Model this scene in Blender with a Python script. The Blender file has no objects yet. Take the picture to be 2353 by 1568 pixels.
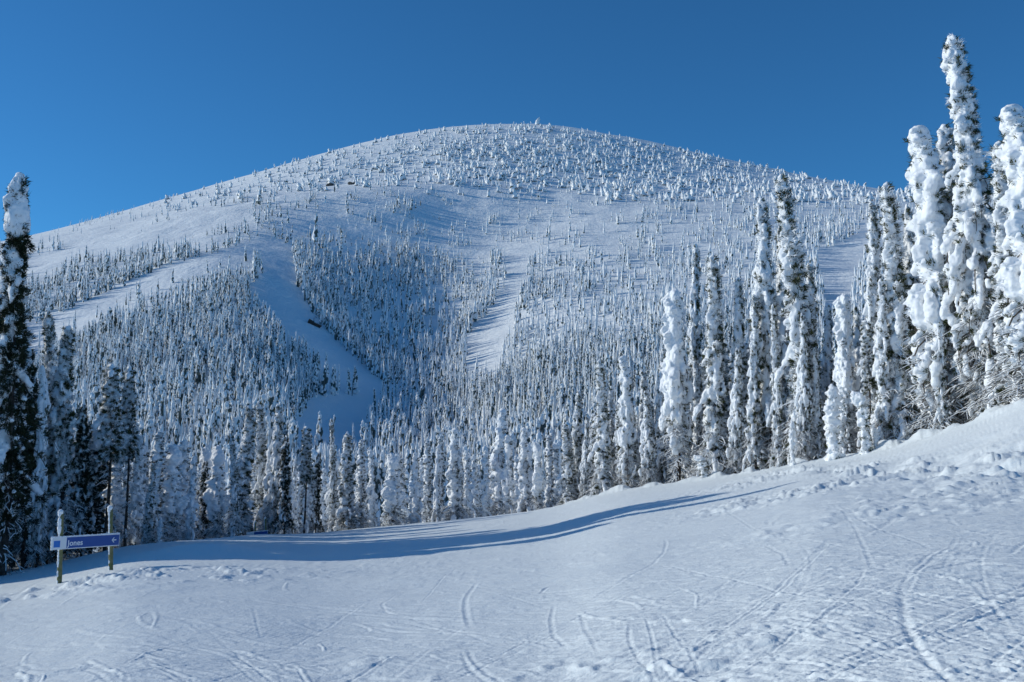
import bpy, math, random, time
import numpy as np
T0 = time.time()
random.seed(11)
RNG = np.random.default_rng(7)
S = bpy.context.scene
COL = S.collection
rad = math.radians

# ------------------------------------------------------------------ camera, sky, sun, exposure
F = 2287.0; CU = 1176.5; CV = 784.0; PITCH = 5.4
cam_d = bpy.data.cameras.new('camera'); cam = bpy.data.objects.new('camera', cam_d); COL.objects.link(cam)
cam_d.sensor_width = 36; cam_d.lens = 36 * F / 2353
cam_d.clip_start = 0.1; cam_d.clip_end = 20000
cam.location = (0, 0, 0); cam.rotation_euler = (rad(90 + PITCH), 0, 0)
S.camera = cam

SUN_EL, SUN_AHEAD = 22.0, 9.0          # elevation, and how far ahead of due left
w = bpy.data.worlds.new("World"); S.world = w; w.use_nodes = True
nt = w.node_tree
sky = nt.nodes.new('ShaderNodeTexSky'); sky.sky_type = 'NISHITA'; sky.sun_disc = False
sky.sun_elevation = rad(SUN_EL); sky.sun_rotation = rad(-90 + SUN_AHEAD)
sky.altitude = 2200; sky.air_density = 1.0; sky.dust_density = 0.0; sky.ozone_density = 4.0
tint = nt.nodes.new('ShaderNodeMix'); tint.data_type = 'RGBA'; tint.blend_type = 'MULTIPLY'; tint.inputs[0].default_value = 1
tint.inputs[7].default_value = (0.31, 0.79, 1.02, 1)
nt.links.new(sky.outputs[0], tint.inputs[6]); nt.links.new(tint.outputs[2], nt.nodes['Background'].inputs[0])
nt.nodes['Background'].inputs[1].default_value = 0.115
sun_d = bpy.data.lights.new('sun', 'SUN'); sun = bpy.data.objects.new('sun', sun_d); COL.objects.link(sun)
sun_d.energy = 2.95; sun_d.angle = rad(0.53); sun_d.color = (1.0, 0.975, 0.87)
to_sun = np.array([-math.cos(rad(SUN_EL)) * math.cos(rad(SUN_AHEAD)), math.cos(rad(SUN_EL)) * math.sin(rad(SUN_AHEAD)), math.sin(rad(SUN_EL))])
from mathutils import Vector
sun.rotation_euler = Vector(to_sun).to_track_quat('Z', 'Y').to_euler()
S.view_settings.view_transform = 'Standard'; S.view_settings.look = 'None'
S.view_settings.exposure = 0.0; S.view_settings.gamma = 1.0
S.cycles.max_bounces = 6; S.cycles.diffuse_bounces = 4; S.cycles.glossy_bounces = 2

# ------------------------------------------------------------------ helpers
def hsh(i, j, k, seed):
    n = (i.astype(np.int64) * 374761393 + j.astype(np.int64) * 668265263 + k * 2147483647 + seed * 1274126177) & 0xffffffff
    n = ((n ^ (n >> 13)) * 1274126177) & 0xffffffff
    n = (n ^ (n >> 16)) & 0xffffffff
    return n.astype(np.float64) / 4294967295.0
def noise2(x, y, seed=0):
    xi = np.floor(x); yi = np.floor(y); xf = x - xi; yf = y - yi
    u = xf * xf * (3 - 2 * xf); v = yf * yf * (3 - 2 * yf)
    a = hsh(xi, yi, 0, seed); b = hsh(xi + 1, yi, 0, seed); c = hsh(xi, yi + 1, 0, seed); d = hsh(xi + 1, yi + 1, 0, seed)
    return (a + (b - a) * u) * (1 - v) + (c + (d - c) * u) * v - 0.5
def fbm2(x, y, oct=4, seed=0):
    s = 0; a = 1.0
    for o in range(oct):
        s = s + a * noise2(x * 2 ** o + 17.3 * o, y * 2 ** o - 9.1 * o, seed + o); a *= 0.5
    return s
def noise3(p, seed=0):
    q = np.floor(p); f = p - q; f = f * f * (3 - 2 * f); q = q.astype(np.int64); r = 0
    for dx in (0, 1):
        for dy in (0, 1):
            for dz in (0, 1):
                wt = (f[:, 0] if dx else 1 - f[:, 0]) * (f[:, 1] if dy else 1 - f[:, 1]) * (f[:, 2] if dz else 1 - f[:, 2])
                r = r + wt * hsh(q[:, 0] + dx, q[:, 1] + dy, (q[:, 2] + dz) * 7919, seed)
    return r - 0.5
def sstep(a, b, x):
    t = np.clip((x - a) / (b - a), 0, 1); return t * t * (3 - 2 * t)

def mesh_np(name, V, faces, n, mats=(), mat_idx=None, smooth=True):
    """V (N,3); faces (M,n) int array of n-gons, or list of such arrays"""
    if not isinstance(faces, list): faces = [faces]
    me = bpy.data.meshes.new(name)
    me.vertices.add(len(V)); me.vertices.foreach_set('co', np.asarray(V, np.float32).ravel())
    tot = sum(len(f) for f in faces)
    loops = np.concatenate([f.ravel() for f in faces]).astype(np.int32)
    sizes = np.concatenate([np.full(len(f), f.shape[1]) for f in faces]).astype(np.int32)
    starts = np.concatenate([[0], np.cumsum(sizes)[:-1]]).astype(np.int32)
    me.loops.add(len(loops)); me.loops.foreach_set('vertex_index', loops)
    me.polygons.add(tot); me.polygons.foreach_set('loop_start', starts); me.polygons.foreach_set('loop_total', sizes)
    if mat_idx is not None: me.polygons.foreach_set('material_index', np.asarray(mat_idx, np.int32))
    me.polygons.foreach_set('use_smooth', np.full(tot, smooth, dtype=bool))
    for m in mats: me.materials.append(m)
    me.update(calc_edges=True); me.validate(verbose=False)
    return me
def link(name, me, parent=None):
    o = bpy.data.objects.new(name, me); COL.objects.link(o)
    if parent is not None: o.parent = parent
    return o
def tag(o, label=None, cat=None, group=None, kind=None):
    if label: o['label'] = label
    if cat: o['category'] = cat
    if group: o['group'] = group
    if kind: o['kind'] = kind
    return o

def make_mat(name, col, rough=0.8, spec=0.3, bump=None, vary=None, sss=0.0):
    m = bpy.data.materials.new(name); m.use_nodes = True
    t = m.node_tree; b = t.nodes['Principled BSDF']
    b.inputs['Base Color'].default_value = (*col, 1); b.inputs['Roughness'].default_value = rough
    b.inputs['Specular IOR Level'].default_value = spec
    tc = t.nodes.new('ShaderNodeTexCoord')
    if vary:
        sc, c2 = vary
        nz = t.nodes.new('ShaderNodeTexNoise'); nz.inputs['Scale'].default_value = sc; nz.inputs['Detail'].default_value = 3
        t.links.new(tc.outputs['Object'], nz.inputs['Vector'])
        rp = t.nodes.new('ShaderNodeValToRGB'); rp.color_ramp.elements[0].position = 0.38; rp.color_ramp.elements[1].position = 0.62
        rp.color_ramp.elements[0].color = (*col, 1); rp.color_ramp.elements[1].color = (*c2, 1)
        t.links.new(nz.outputs['Fac'], rp.inputs['Fac']); t.links.new(rp.outputs['Color'], b.inputs['Base Color'])
    if bump:
        prev = None
        for (sc, st, dist) in bump:
            mp = t.nodes.new('ShaderNodeMapping'); mp.inputs['Scale'].default_value = sc if isinstance(sc, tuple) else (sc, sc, sc)
            t.links.new(tc.outputs['Object'], mp.inputs['Vector'])
            nz = t.nodes.new('ShaderNodeTexNoise'); nz.inputs['Scale'].default_value = 1; nz.inputs['Detail'].default_value = 4
            t.links.new(mp.outputs[0], nz.inputs['Vector'])
            bp = t.nodes.new('ShaderNodeBump'); bp.inputs['Strength'].default_value = st; bp.inputs['Distance'].default_value = dist
            t.links.new(nz.outputs['Fac'], bp.inputs['Height'])
            if prev: t.links.new(prev.outputs[0], bp.inputs['Normal'])
            prev = bp
        t.links.new(prev.outputs[0], b.inputs['Normal'])
    return m

SNOWC = (0.86, 0.90, 0.92)
M_piste = make_mat('piste_snow', (0.83, 0.88, 0.89), 0.55, 0.35, bump=[((1.6, 9.0, 3.0), 0.45, 0.05), (11.0, 0.45, 0.03), (34.0, 0.5, 0.015)])
M_mtn = make_mat('mountain_snow', SNOWC, 0.8, 0.2, bump=[(0.13, 0.5, 1.6), (0.45, 0.6, 0.8), (1.6, 0.6, 0.3)])
M_snow = make_mat('tree_snow', (0.90, 0.92, 0.94), 0.7, 0.25, bump=[(9.0, 0.6, 0.06)])
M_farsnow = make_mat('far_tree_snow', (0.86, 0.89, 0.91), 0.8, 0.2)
M_bark = make_mat('bark', (0.045, 0.034, 0.028), 0.9, 0.1, bump=[((30, 30, 6), 0.6, 0.02)], vary=(6.0, (0.10, 0.085, 0.075)))
M_twig = make_mat('twig', (0.10, 0.085, 0.075), 0.9, 0.1)
M_olive = make_mat('olive_needles', (0.035, 0.050, 0.018), 0.7, 0.2, vary=(2.0, (0.075, 0.085, 0.03)))
M_dark = make_mat('dark_needles', (0.012, 0.024, 0.014), 0.7, 0.2, vary=(2.0, (0.035, 0.045, 0.022)))
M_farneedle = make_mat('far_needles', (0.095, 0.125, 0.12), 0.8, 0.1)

# ------------------------------------------------------------------ terrain
cp, sp = math.cos(rad(PITCH)), math.sin(rad(PITCH))
def uv2te(u, v):
    dx = (np.asarray(u, float) - CU) / F; dz = (CV - np.asarray(v, float)) / F
    den = cp - dz * sp
    return dx / den, (sp + dz * cp) / den
def te2uv(t, e):
    k = (e * cp - sp) / (cp + e * sp)
    den = cp - k * sp
    return CU + t * den * F, CV - k * F
H0 = 1.9
# crest of the ski slope: column, row, depth in metres
CREST = np.array([(-2500, 1500, 50), (-900, 1400, 46), (-300, 1345, 43), (0, 1322, 42), (120, 1298, 44), (300, 1252, 50), (480, 1240, 57), (620, 1229, 65),
                  (750, 1226, 70), (900, 1210, 76), (1050, 1194, 78), (1280, 1166, 76), (1400, 1132, 70), (1600, 1106, 62), (1750, 1082, 56),
                  (1850, 1062, 52), (1960, 1046, 48), (2060, 1024, 44.5), (2150, 992, 42), (2250, 962, 39), (2353, 925, 36), (2600, 850, 33), (3200, 700, 30), (5000, 600, 30)], float)
ct, ce = uv2te(CREST[:, 0], CREST[:, 1]); cy = CREST[:, 2]
def smooth_interp(t, xs, ys):
    r = 0
    ws = 0
    for d in np.linspace(-0.055, 0.055, 15):
        wgt = math.cos(d / 0.055 * math.pi / 2 * .93) ** 2; r = r + wgt * np.interp(t + d, xs, ys); ws += wgt
    return r / ws
# foot of the bank on the right: column, row, depth
BT, BE = uv2te(np.array([1850, 2000, 2150, 2353, 2700, 3600]), np.array([1084, 1092, 1098, 1096, 1100, 1110]))
BY = np.array([44, 32, 27.5, 25, 23, 22])
def crest(t): return smooth_interp(t, ct, ce), smooth_interp(t, ct, cy)

MC = [-2600, -900, -300, 0, 200, 400, 560, 700, 850, 1000, 1150, 1300, 1600, 2000, 2353, 2900, 4500]
MTAB = [
 (150, [1330, 1290, 1260, 1250, 1245, 1245, 1245, 1245, 1245, 1240, 1230, 1215, 1180, 1150, 1130, 1120, 1100]),
 (200, [1200, 1150, 1130, 1125, 1120, 1115, 1110, 1120, 1150, 1155, 1145, 1120, 1080, 1050, 1030, 1020, 1000]),
 (280, [1080, 1030, 1000, 990, 970, 945, 945, 1000, 1060, 1075, 1050, 1000, 950, 915, 890, 880, 880]),
 (350, [980, 920, 880, 865, 840, 805, 815, 890, 960, 990, 950, 880, 830, 790, 765, 760, 760]),
 (430, [900, 810, 770, 755, 725, 690, 695, 765, 845, 880, 830, 770, 725, 690, 670, 665, 670]),
 (520, [840, 740, 690, 672, 640, 605, 588, 640, 715, 755, 705, 665, 625, 598, 585, 585, 600]),
 (620, [800, 690, 635, 612, 575, 535, 512, 532, 575, 618, 592, 565, 545, 528, 520, 525, 550]),
 (720, [770, 660, 603, 575, 533, 494, 464, 445, 436, 470, 488, 480, 474, 470, 475, 490, 520]),
 (770, [775, 662, 606, 573, 529, 487, 457, 438, 426, 423, 428, 445, 448, 452, 463, 480, 520]),
 (850, [775, 662, 610, 574, 528, 484, 452, 430, 412, 398, 382, 386, 418, 444, 458, 480, 520]),
 (930, [760, 645, 594, 560, 520, 463, 422, 385, 352, 330, 318, 330, 385, 436, 466, 490, 530]),
 (1010, [760, 640, 590, 562, 510, 452, 407, 366, 326, 298, 286, 290, 353, 436, 482, 500, 540]),
 (1120, [790, 670, 620, 590, 540, 480, 440, 395, 355, 325, 312, 318, 380, 470, 520, 560, 600]),
 (1500, [1000, 960, 930, 900, 880, 850, 840, 830, 820, 815, 812, 815, 830, 860, 900, 940, 980]),
 (2600, [1000] * 17),
]
TG = np.linspace(-1.75, 1.6, 336)
MY = np.array([r[0] for r in MTAB], float)
ME = []
for y, row in MTAB:
    t, e = uv2te(MC, row)
    # smooth (cosine-free) resample: cubic via repeated box smoothing of a dense linear interpolation
    z = np.interp(TG, t, e)
    for _ in range(3): z = np.convolve(np.pad(z, 3, mode='edge'), np.ones(7) / 7, 'valid')
    ME.append(z)
ME = np.array(ME)                               # (rows, TG)
MZ = ME * MY[:, None]
def catmull(yq, tq):
    """monotone-ish Hermite in depth, linear in t"""
    ti = np.clip((tq - TG[0]) / (TG[1] - TG[0]), 0, len(TG) - 1.001); t0 = ti.astype(int); tf = ti - t0
    r = np.clip(np.searchsorted(MY, yq, side='right') - 1, 0, len(MY) - 2)
    def Z(rr):
        rr = np.clip(rr, 0, len(MY) - 1); return MZ[rr, t0] * (1 - tf) + MZ[rr, t0 + 1] * tf
    y0 = MY[r]; y1 = MY[r + 1]; ym = MY[np.clip(r - 1, 0, len(MY) - 1)]; yp = MY[np.clip(r + 2, 0, len(MY) - 1)]
    z0 = Z(r); z1 = Z(r + 1); zm = Z(r - 1); zp = Z(r + 2)
    h = y1 - y0; f = np.clip((yq - y0) / h, 0, 1)
    m0 = (z1 - zm) / np.maximum(y1 - ym, 1e-6) * h; m1 = (zp - z0) / np.maximum(yp - y0, 1e-6) * h
    f2 = f * f; f3 = f2 * f
    return (2 * f3 - 3 * f2 + 1) * z0 + (f3 - 2 * f2 + f) * m0 + (-2 * f3 + 3 * f2) * z1 + (f3 - f2) * m1
def mountain_z(x, y):
    t = x / y
    z = catmull(y, t)
    amp = sstep(160, 320, y)
    sil = 1 - 0.75 * np.exp(-((y - 1000) / 90) ** 2)
    z = z + amp * sil * (fbm2(x / 75, y / 75, 4, 5) * 4.5 + fbm2(x / 14, y / 14, 3, 9) * 0.5)
    return z
def base_z(x, y):
    """ski slope and the drop behind its crest, for y < 150"""
    x = np.asarray(x, float); y = np.asarray(y, float)
    t = np.clip(x / np.maximum(y, 1.2), -2.4, 2.4)
    e, yc = crest(t); zc = e * yc
    k = (zc + H0) / yc
    z = -H0 + k * np.minimum(y, yc)
    # steeper bank at the right
    by = smooth_interp(t, BT, BY); be = smooth_interp(t, BT, BE)
    wb = sstep(uv2te(1830, 1080)[0], uv2te(2060, 1080)[0], t)
    zb = be * by
    kb = (zb + H0) / by
    s = np.clip((y - by) / np.maximum(yc - by, 1), 0, 1)
    z2 = np.where(y < by, -H0 + kb * y, zb + (zc - zb) * (s * 1.25 - 0.25 * s * s * s))
    z = z * (1 - wb) + z2 * wb
    # behind the crest
    d = np.maximum(y - yc, 0)
    zend = catmull(np.full_like(t, 150.0), np.clip(t, TG[0], TG[-1]))
    f = np.clip(d / (150 - yc), 0, 1)
    kin = np.clip(k, -0.05, 0.1)
    drop = zc + (zend - zc) * f + (kin * (150 - yc) * f * (1 - f) ** 3) * 0.6
    return np.where(y <= yc, z, drop)
def ground(x, y):
    x = np.atleast_1d(np.asarray(x, float)); y = np.atleast_1d(np.asarray(y, float))
    return np.where(y < 150, base_z(x, np.minimum(y, 150)), mountain_z(x, np.maximum(y, 150)))
def gz(x, y): return float(ground(x, y)[0])

def hit(u, v, y0=4.0, y1=None):
    """first ground point seen at a picture point"""
    t, e = uv2te(u, v); ys = np.geomspace(y0, y1 or 1100, 500)
    zz = ground(t * ys, ys); b = np.nonzero(zz >= e * ys)[0]
    if len(b) == 0: return None
    y = ys[b[0]]; return float(t * y), float(y), float(zz[b[0]])

# ---- the ski slope
ulist = np.concatenate([np.linspace(-3200, -60, 90)[:-1], np.linspace(-60, 2413, 1450), np.linspace(2413, 5400, 80)[1:]])
tl = uv2te(ulist, 1250)[0]
NR = 760
ecr, ycr = crest(tl)
rows = []
for j in range(14):                                         # behind and below the camera
    yy = -26 + j * (27.2 / 14); rows.append((tl * (1.2 + (1.2 - yy)), np.full_like(tl, yy)))
y_in = 1.2
s = np.linspace(0, 1, NR)
for sj in s:
    # even steps in 1/y: even steps in the view
    ay = 1 / (1 / 5.6 + (1 / ycr - 1 / 5.6) * sj)
    rows.append((tl * ay, ay)) if sj > 0 else [rows.append((tl * q, np.full_like(tl, q))) for q in np.linspace(1.2, 5.6, 60)]
for j in range(1, 90):
    f = (j / 90.0) ** 1.6
    yy = ycr + (150 - ycr) * f; rows.append((tl * yy, yy))
rows.append((tl * 150.0, np.full_like(tl, 150.0)))
X = np.array([r[0] for r in rows]); Y = np.array([r[1] for r in rows])
Z = base_z(X, Y)
ycg = np.broadcast_to(ycr, X.shape); tg = np.broadcast_to(tl, X.shape)
inside = sstep(1.02, 0.96, Y / ycg)
px = np.maximum(Y, 2) * 0.0022                               # size of a grid cell there
def octv(wl, amp, seed, sx=1.0, sy=1.0): return amp * noise2(X / wl / sx, Y / wl / sy, seed) * (px < wl * 0.7)
Z = Z + 0.14 * fbm2(X / 9, Y / 7, 3, 31) + 0.035 * fbm2(X / 2.6, Y / 1.7, 3, 33)
Z = Z + octv(1.3, 0.016, 1) + octv(0.55, 0.010, 2, 1, .7) + octv(0.25, 0.008, 3) + octv(0.12, 0.006, 4) + octv(0.06, 0.004, 5)
# scraped streaks, mostly running left to right
Z = Z + 0.022 * noise2(X / 3.2, Y / 0.35 + X * 0.12, 41) * (px < .25) + 0.010 * noise2(X / .22 + Y * .4, Y / 1.5, 43) * sstep(-.1, .3, noise2(X / 3, Y / 4, 44)) * (px < .12) + 0.016 * noise2(X / 1.6, Y / 0.13 - X * 0.3, 42) * (px < .1)
# crumbs and chewed patches
mask = sstep(-0.05, 0.30, fbm2(X / 4.2, Y / 3.4, 3, 61))
ch = np.maximum(noise2(X / 0.17, Y / 0.17, 62) - 0.12, 0) + 0.7 * np.maximum(noise2(X / 0.42, Y / 0.3, 63) - 0.1, 0)
Z = Z + 0.038 * ch * mask * inside
# snow heaped along the edge where the trees begin
wr = sstep(uv2te(1180, 1080)[0], uv2te(1400, 1080)[0], tg)
Z = Z + wr * np.exp(-((Y - ycg - 0.3) / 1.3) ** 2) * (0.10 + 0.55 * np.maximum(fbm2(X / 1.1, Y / 1.1, 3, 81), -.1))
# chewed edge at the foot of the bank and around the sign
wbank = sstep(uv2te(1560, 1080)[0], uv2te(1900, 1080)[0], tg)
byg = smooth_interp(tg, BT, BY)
edge = np.exp(-((Y - byg - 0.5) / 4.2) ** 2) * wbank
Z = Z + edge * (0.40 * fbm2(X / 1.6, Y / 1.3, 4, 71) + 0.5 * np.maximum(fbm2(X / 0.7, Y / 0.6, 3, 72) - 0.12, 0))
Z = Z + np.exp(-(((X + 11.0) / 5.5) ** 2 + ((Y - 27.0) / 3.0) ** 2)) * (0.35 * np.maximum(fbm2(X / 0.5, Y / 0.5, 3, 73) - 0.05, 0))
# ski tracks
ROWMIN = Y.min(1); ROWMAX = Y.max(1)
def groove(pts, wd, dp, rim=0.5):
    wd *= 0.36; dp *= 0.30
    global Z
    P = np.array(pts, float)
    # resample the polyline as a smooth curve
    tt = np.arange(len(P)); tq = np.linspace(0, len(P) - 1, max(12, len(P) * 7))
    Q = np.stack([np.interp(tq, tt, P[:, 0]), np.interp(tq, tt, P[:, 1])], 1)
    for _ in range(4):
        Q[1:-1] = (Q[:-2] + 2 * Q[1:-1] + Q[2:]) / 4
    m = wd * 3 + 0.0010 * float(Q[:, 1].max()) ** 2
    def span(x0, x1, y0, y1):
        y0 = max(y0, 1.5); y1 = max(y1, y0 + .01)
        ra, rb = np.searchsorted(ROWMAX, y0), np.searchsorted(ROWMIN, y1)
        tc = [x0 / y0, x0 / y1, x1 / y0, x1 / y1]; ca, cb = np.searchsorted(tl, min(tc)), np.searchsorted(tl, max(tc))
        return ra, max(rb, ra), ca, max(cb, ca)
    R0, R1, C0, C1 = span(Q[:, 0].min() - m, Q[:, 0].max() + m, Q[:, 1].min() - m, Q[:, 1].max() + m)
    if R1 <= R0 or C1 <= C0: return
    sh = (R1 - R0, C1 - C0)
    best = np.full(sh, 1e9, np.float32); side = np.zeros(sh, np.float32); dirx = np.zeros(sh, np.float32); al = np.zeros(sh, np.float32)
    for a in range(len(Q) - 1):
        ax, ay = Q[a]; bx, by = Q[a + 1]; dx, dy = bx - ax, by - ay; L2 = dx * dx + dy * dy + 1e-9
        mm = m + max(.06, 0.0012 * ay * ay)
        ra, rb, ca, cb = span(min(ax, bx) - mm, max(ax, bx) + mm, min(ay, by) - mm, max(ay, by) + mm)
        ra, rb, ca, cb = max(ra, R0), min(rb, R1), max(ca, C0), min(cb, C1)
        if rb <= ra or cb <= ca: continue
        x = X[ra:rb, ca:cb]; y = Y[ra:rb, ca:cb]; sl = (slice(ra - R0, rb - R0), slice(ca - C0, cb - C0))
        h = np.clip(((x - ax) * dx + (y - ay) * dy) / L2, 0, 1)
        ex = x - ax - h * dx; ey = y - ay - h * dy; dd = ex * ex + ey * ey
        B = best[sl]; b = dd < B; B[b] = dd[b]; dirx[sl][b] = abs(dx) / math.sqrt(L2); side[sl][b] = np.sign(ex * dy - ey * dx)[b]; al[sl][b] = ((a + h) / (len(Q) - 1))[b]
    ok = np.nonzero(best < 1e8)
    if len(ok[0]) == 0: return
    ii = (ok[0] + R0, ok[1] + C0); y = Y[ii]; best = best[ok]; side = side[ok]; dirx = dirx[ok]; al = al[ok]
    r = np.sqrt(best); fade = sstep(0, 0.12, al) * sstep(1, 0.85, al)
    lw = np.maximum(np.maximum(wd, y * 0.0010), 1.5 * y * y * 0.00023 * dirx); dp = dp * np.sqrt(wd / lw)
    prof = -np.exp(-(r / lw) ** 2) + rim * np.exp(-((r - 1.7 * lw) / (0.7 * lw)) ** 2) * (0.7 + 0.6 * (side > 0))
    Z[ii] += dp * prof * fade
def pt(u, v):
    h = hit(u, v, 4, 90); return (h[0], h[1]) if h else None
TR = [([(1420, 1322), (1330, 1332), (1262, 1352), (1238, 1372)], .10, .05), ([(1274, 1388), (1266, 1425), (1272, 1462), (1312, 1492)], .09, .07),
      ([(1333, 1405), (1346, 1450), (1378, 1492)], .08, .05), ([(1484, 1418), (1500, 1465), (1512, 1545)], .06, .06), ([(1452, 1518), (1514, 1550)], .07, .05),
      ([(1520, 1406), (1552, 1460), (1615, 1536)], .06, .05), ([(1835, 1250), (1868, 1290), (1856, 1330), (1822, 1385), (1778, 1425)], .10, .03),
      ([(1752, 1250), (1798, 1280), (1816, 1312)], .09, .06), ([(1645, 1146), (1680, 1190), (1750, 1225), (1880, 1250), (2120, 1300)], .09, .05),
      ([(1910, 1160), (1960, 1200), (1984, 1255), (2010, 1325)], .09, .05), ([(1925, 1162), (2010, 1212), (2160, 1272)], .10, .06),
      ([(1700, 1432), (1900, 1456), (2100, 1450), (2380, 1462)], .09, .05), ([(650, 1268), (800, 1276), (1000, 1287), (1200, 1312), (1480, 1348)], .10, .05),
      ([(680, 1384), (850, 1400), (1010, 1440), (1220, 1505)], .10, .05), ([(1000, 1352), (1110, 1362), (1250, 1398)], .09, .05),
      ([(10, 1566), (110, 1552), (225, 1526)], .30, .30), ([(-40, 1430), (50, 1358), (120, 1322)], .20, .12), ([(0, 1490), (110, 1440), (190, 1412)], .10, .05),
      ([(1850, 1340), (1950, 1292), (2070, 1240)], .14, .03), ([(640, 1500), (760, 1440), (860, 1375)], .10, .05), ([(470, 1385), (560, 1370)], .09, .07),
      ([(582, 1400), (590, 1440), (600, 1470)], .06, .04), ([(2060, 1110), (2180, 1095), (2300, 1070)], .12, .05), ([(1750, 1098), (1850, 1092), (1990, 1075)], .12, .05),
      ([(1690, 1110), (1800, 1125), (1900, 1150)], .10, .05), ([(2230, 1340), (2310, 1420)], .08, .05), ([(1960, 1380), (2120, 1400), (2370, 1405)], .08, .04)]
for pts, wd, dp in TR:
    P = [pt(u, min(v, 1566)) for u, v in pts]; P = [p for p in P if p]
    if len(P) > 1: groove(P, wd * .9, dp * (.6 if abs(P[-1][0] - P[0][0]) > 1.2 * abs(P[-1][1] - P[0][1]) else .26), .5)
for i in range(820):
    y = 1 / RNG.uniform(1 / 50, 1 / 6.5); tx = RNG.uniform(-0.6, 0.56) if RNG.random() < .75 else RNG.uniform(-.1, .56); x = tx * y
    if RNG.random() < .78:
        L = RNG.uniform(4, 15) * (.5 + y / 30); a = RNG.choice([RNG.normal(-.85, .3), RNG.normal(-.5, .3), RNG.normal(-.85, .3), RNG.normal(.7, .35), RNG.normal(-.1, .2)]); c = RNG.normal(0, .4); dd_ = RNG.uniform(.03, .11)
    else:
        L = RNG.uniform(2, 7); a = RNG.uniform(-1.2, .9); c = RNG.normal(0, .3); dd_ = RNG.uniform(.01, .025)
    P = []
    px_, py_ = x, y
    for q in np.linspace(-.5, .5, 7):
        P.append((px_, py_)); px_ += math.cos(a + c * q) * L / 6; py_ += math.sin(a + c * q) * L / 6
    P = [p for p in P if 3 < p[1] < 60]
    if len(P) > 2:
        w0 = RNG.choice([RNG.uniform(.035, .08), RNG.uniform(.04, .09), RNG.uniform(.05, .12)]); r0 = RNG.uniform(.2, .6); dd_ = min(dd_, w0 * .34) * RNG.uniform(.35, 1); groove(P, w0, dd_, r0)
        if RNG.random() < .35: o_ = RNG.uniform(.22, .5); groove([(q[0] + o_ * .2, q[1] + o_) for q in P], w0, dd_ * .9, r0)
# thin thrown-up ridges and scrapes
for i in range(1300):
    y = 1 / RNG.uniform(1 / 42, 1 / 6.3); x = RNG.uniform(-0.58, 0.56) * y; L = RNG.uniform(.3, 2.2) * (.5 + y / 20); a = RNG.normal(-.62, .35) if RNG.random() < .9 else RNG.uniform(-1.3, 1.0); c = RNG.normal(0, .25)
    P = [(x + math.cos(a + c * q) * L * q, y + math.sin(a + c * q) * L * q) for q in (-.5, -.2, .1, .5)]
    groove(P, RNG.uniform(.05, .11), -RNG.uniform(.012, .036), .35)
# trampled, broken snow at the foot of the bank
for (u, v, rx, ry, am) in [(1750, 1150, 2.6, 2.6, .12), (1900, 1128, 3.0, 2.2, .14), (2050, 1180, 3.0, 1.6, .10), (2230, 1130, 2.6, 1.8, .13), (1680, 1120, 2.4, 3.0, .10), (1600, 1500, 1.6, .8, .05), (1850, 1470, 1.5, .8, .05), (1330, 1520, 1.2, .6, .05), (860, 1520, 1.2, .6, .05)]:
    p = pt(u, v)
    if p:
        g = np.exp(-((X - p[0]) / rx) ** 2 - ((Y - p[1]) / ry) ** 2); sel_ = g > .02
        q = np.zeros_like(Z); xs_ = X[sel_]; ys_ = Y[sel_]; q[sel_] = g[sel_] * am * (fbm2(xs_ / .9, ys_ / .7, 4, 91) + 1.6 * np.maximum(fbm2(xs_ / .35, ys_ / .3, 2, 92) - .08, 0)); Z = Z + q
# bright shoulder of snow right of the sign
p = pt(470, 1278)
Z = Z + 0.42 * np.exp(-((X - p[0] + .35 * (Y - p[1])) / 2.4) ** 2 - ((Y - p[1]) / 2.4) ** 2)
# corduroy left by the groomer
for (u, v, rx, ry, an) in [(575, 1292, 1.6, 4.5, 1.35), (510, 1385, 1.4, 1.4, 1.1), (450, 1395, 1.0, 1.0, 1.1), (700, 1460, .8, 1.0, 1.2), (325, 1500, .9, 1.2, 1.2), (590, 1455, .7, .9, 1.3), (640, 1250, 2.0, 2.5, 1.35)]:
    p = pt(u, v)
    if p:
        dx = X - p[0]; dy = Y - p[1]; g = np.exp(-(dx / rx) ** 2 - (dy / ry) ** 2)
        wl = max(.07, p[1] * .0066)
        Z = Z + 0.035 * wl * g * np.sin((dx * math.sin(an) - dy * math.cos(an)) * 2 * math.pi / wl)
nr, nc = X.shape
idx = np.arange(nr * nc).reshape(nr, nc)
quads = np.stack([idx[:-1, :-1], idx[:-1, 1:], idx[1:, 1:], idx[1:, :-1]], -1).reshape(-1, 4)
slope = link('ski_slope', mesh_np('ski_slope', np.stack([X, Y, Z], -1).reshape(-1, 3), quads, 4, [M_piste]))
tag(slope, 'white groomed ski slope crossed by ski tracks', kind='structure')
del X, Y, Z, tg, ycg, px

# ---- the mountain
ul = np.concatenate([np.linspace(-2600, -100, 60)[:-1], np.linspace(-100, 2460, 620), np.linspace(2460, 4800, 60)[1:]])
tm = uv2te(ul, 700)[0]
ym = np.concatenate([np.linspace(150, 1130, 560), np.linspace(1130, 2600, 40)[1:]])
Xm = tm[None, :] * ym[:, None]; Ym = np.broadcast_to(ym[:, None], Xm.shape); Zm = mountain_z(Xm, Ym)
nr, nc = Xm.shape; idx = np.arange(nr * nc).reshape(nr, nc)
quads = np.stack([idx[:-1, :-1], idx[:-1, 1:], idx[1:, 1:], idx[1:, :-1]], -1).reshape(-1, 4)
mtn = link('mountain', mesh_np('mountain', np.stack([Xm, Ym, Zm], -1).reshape(-1, 3), quads, 4, [M_mtn]))
tag(mtn, 'rounded snow covered mountain rising behind the forest', kind='structure')
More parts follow.
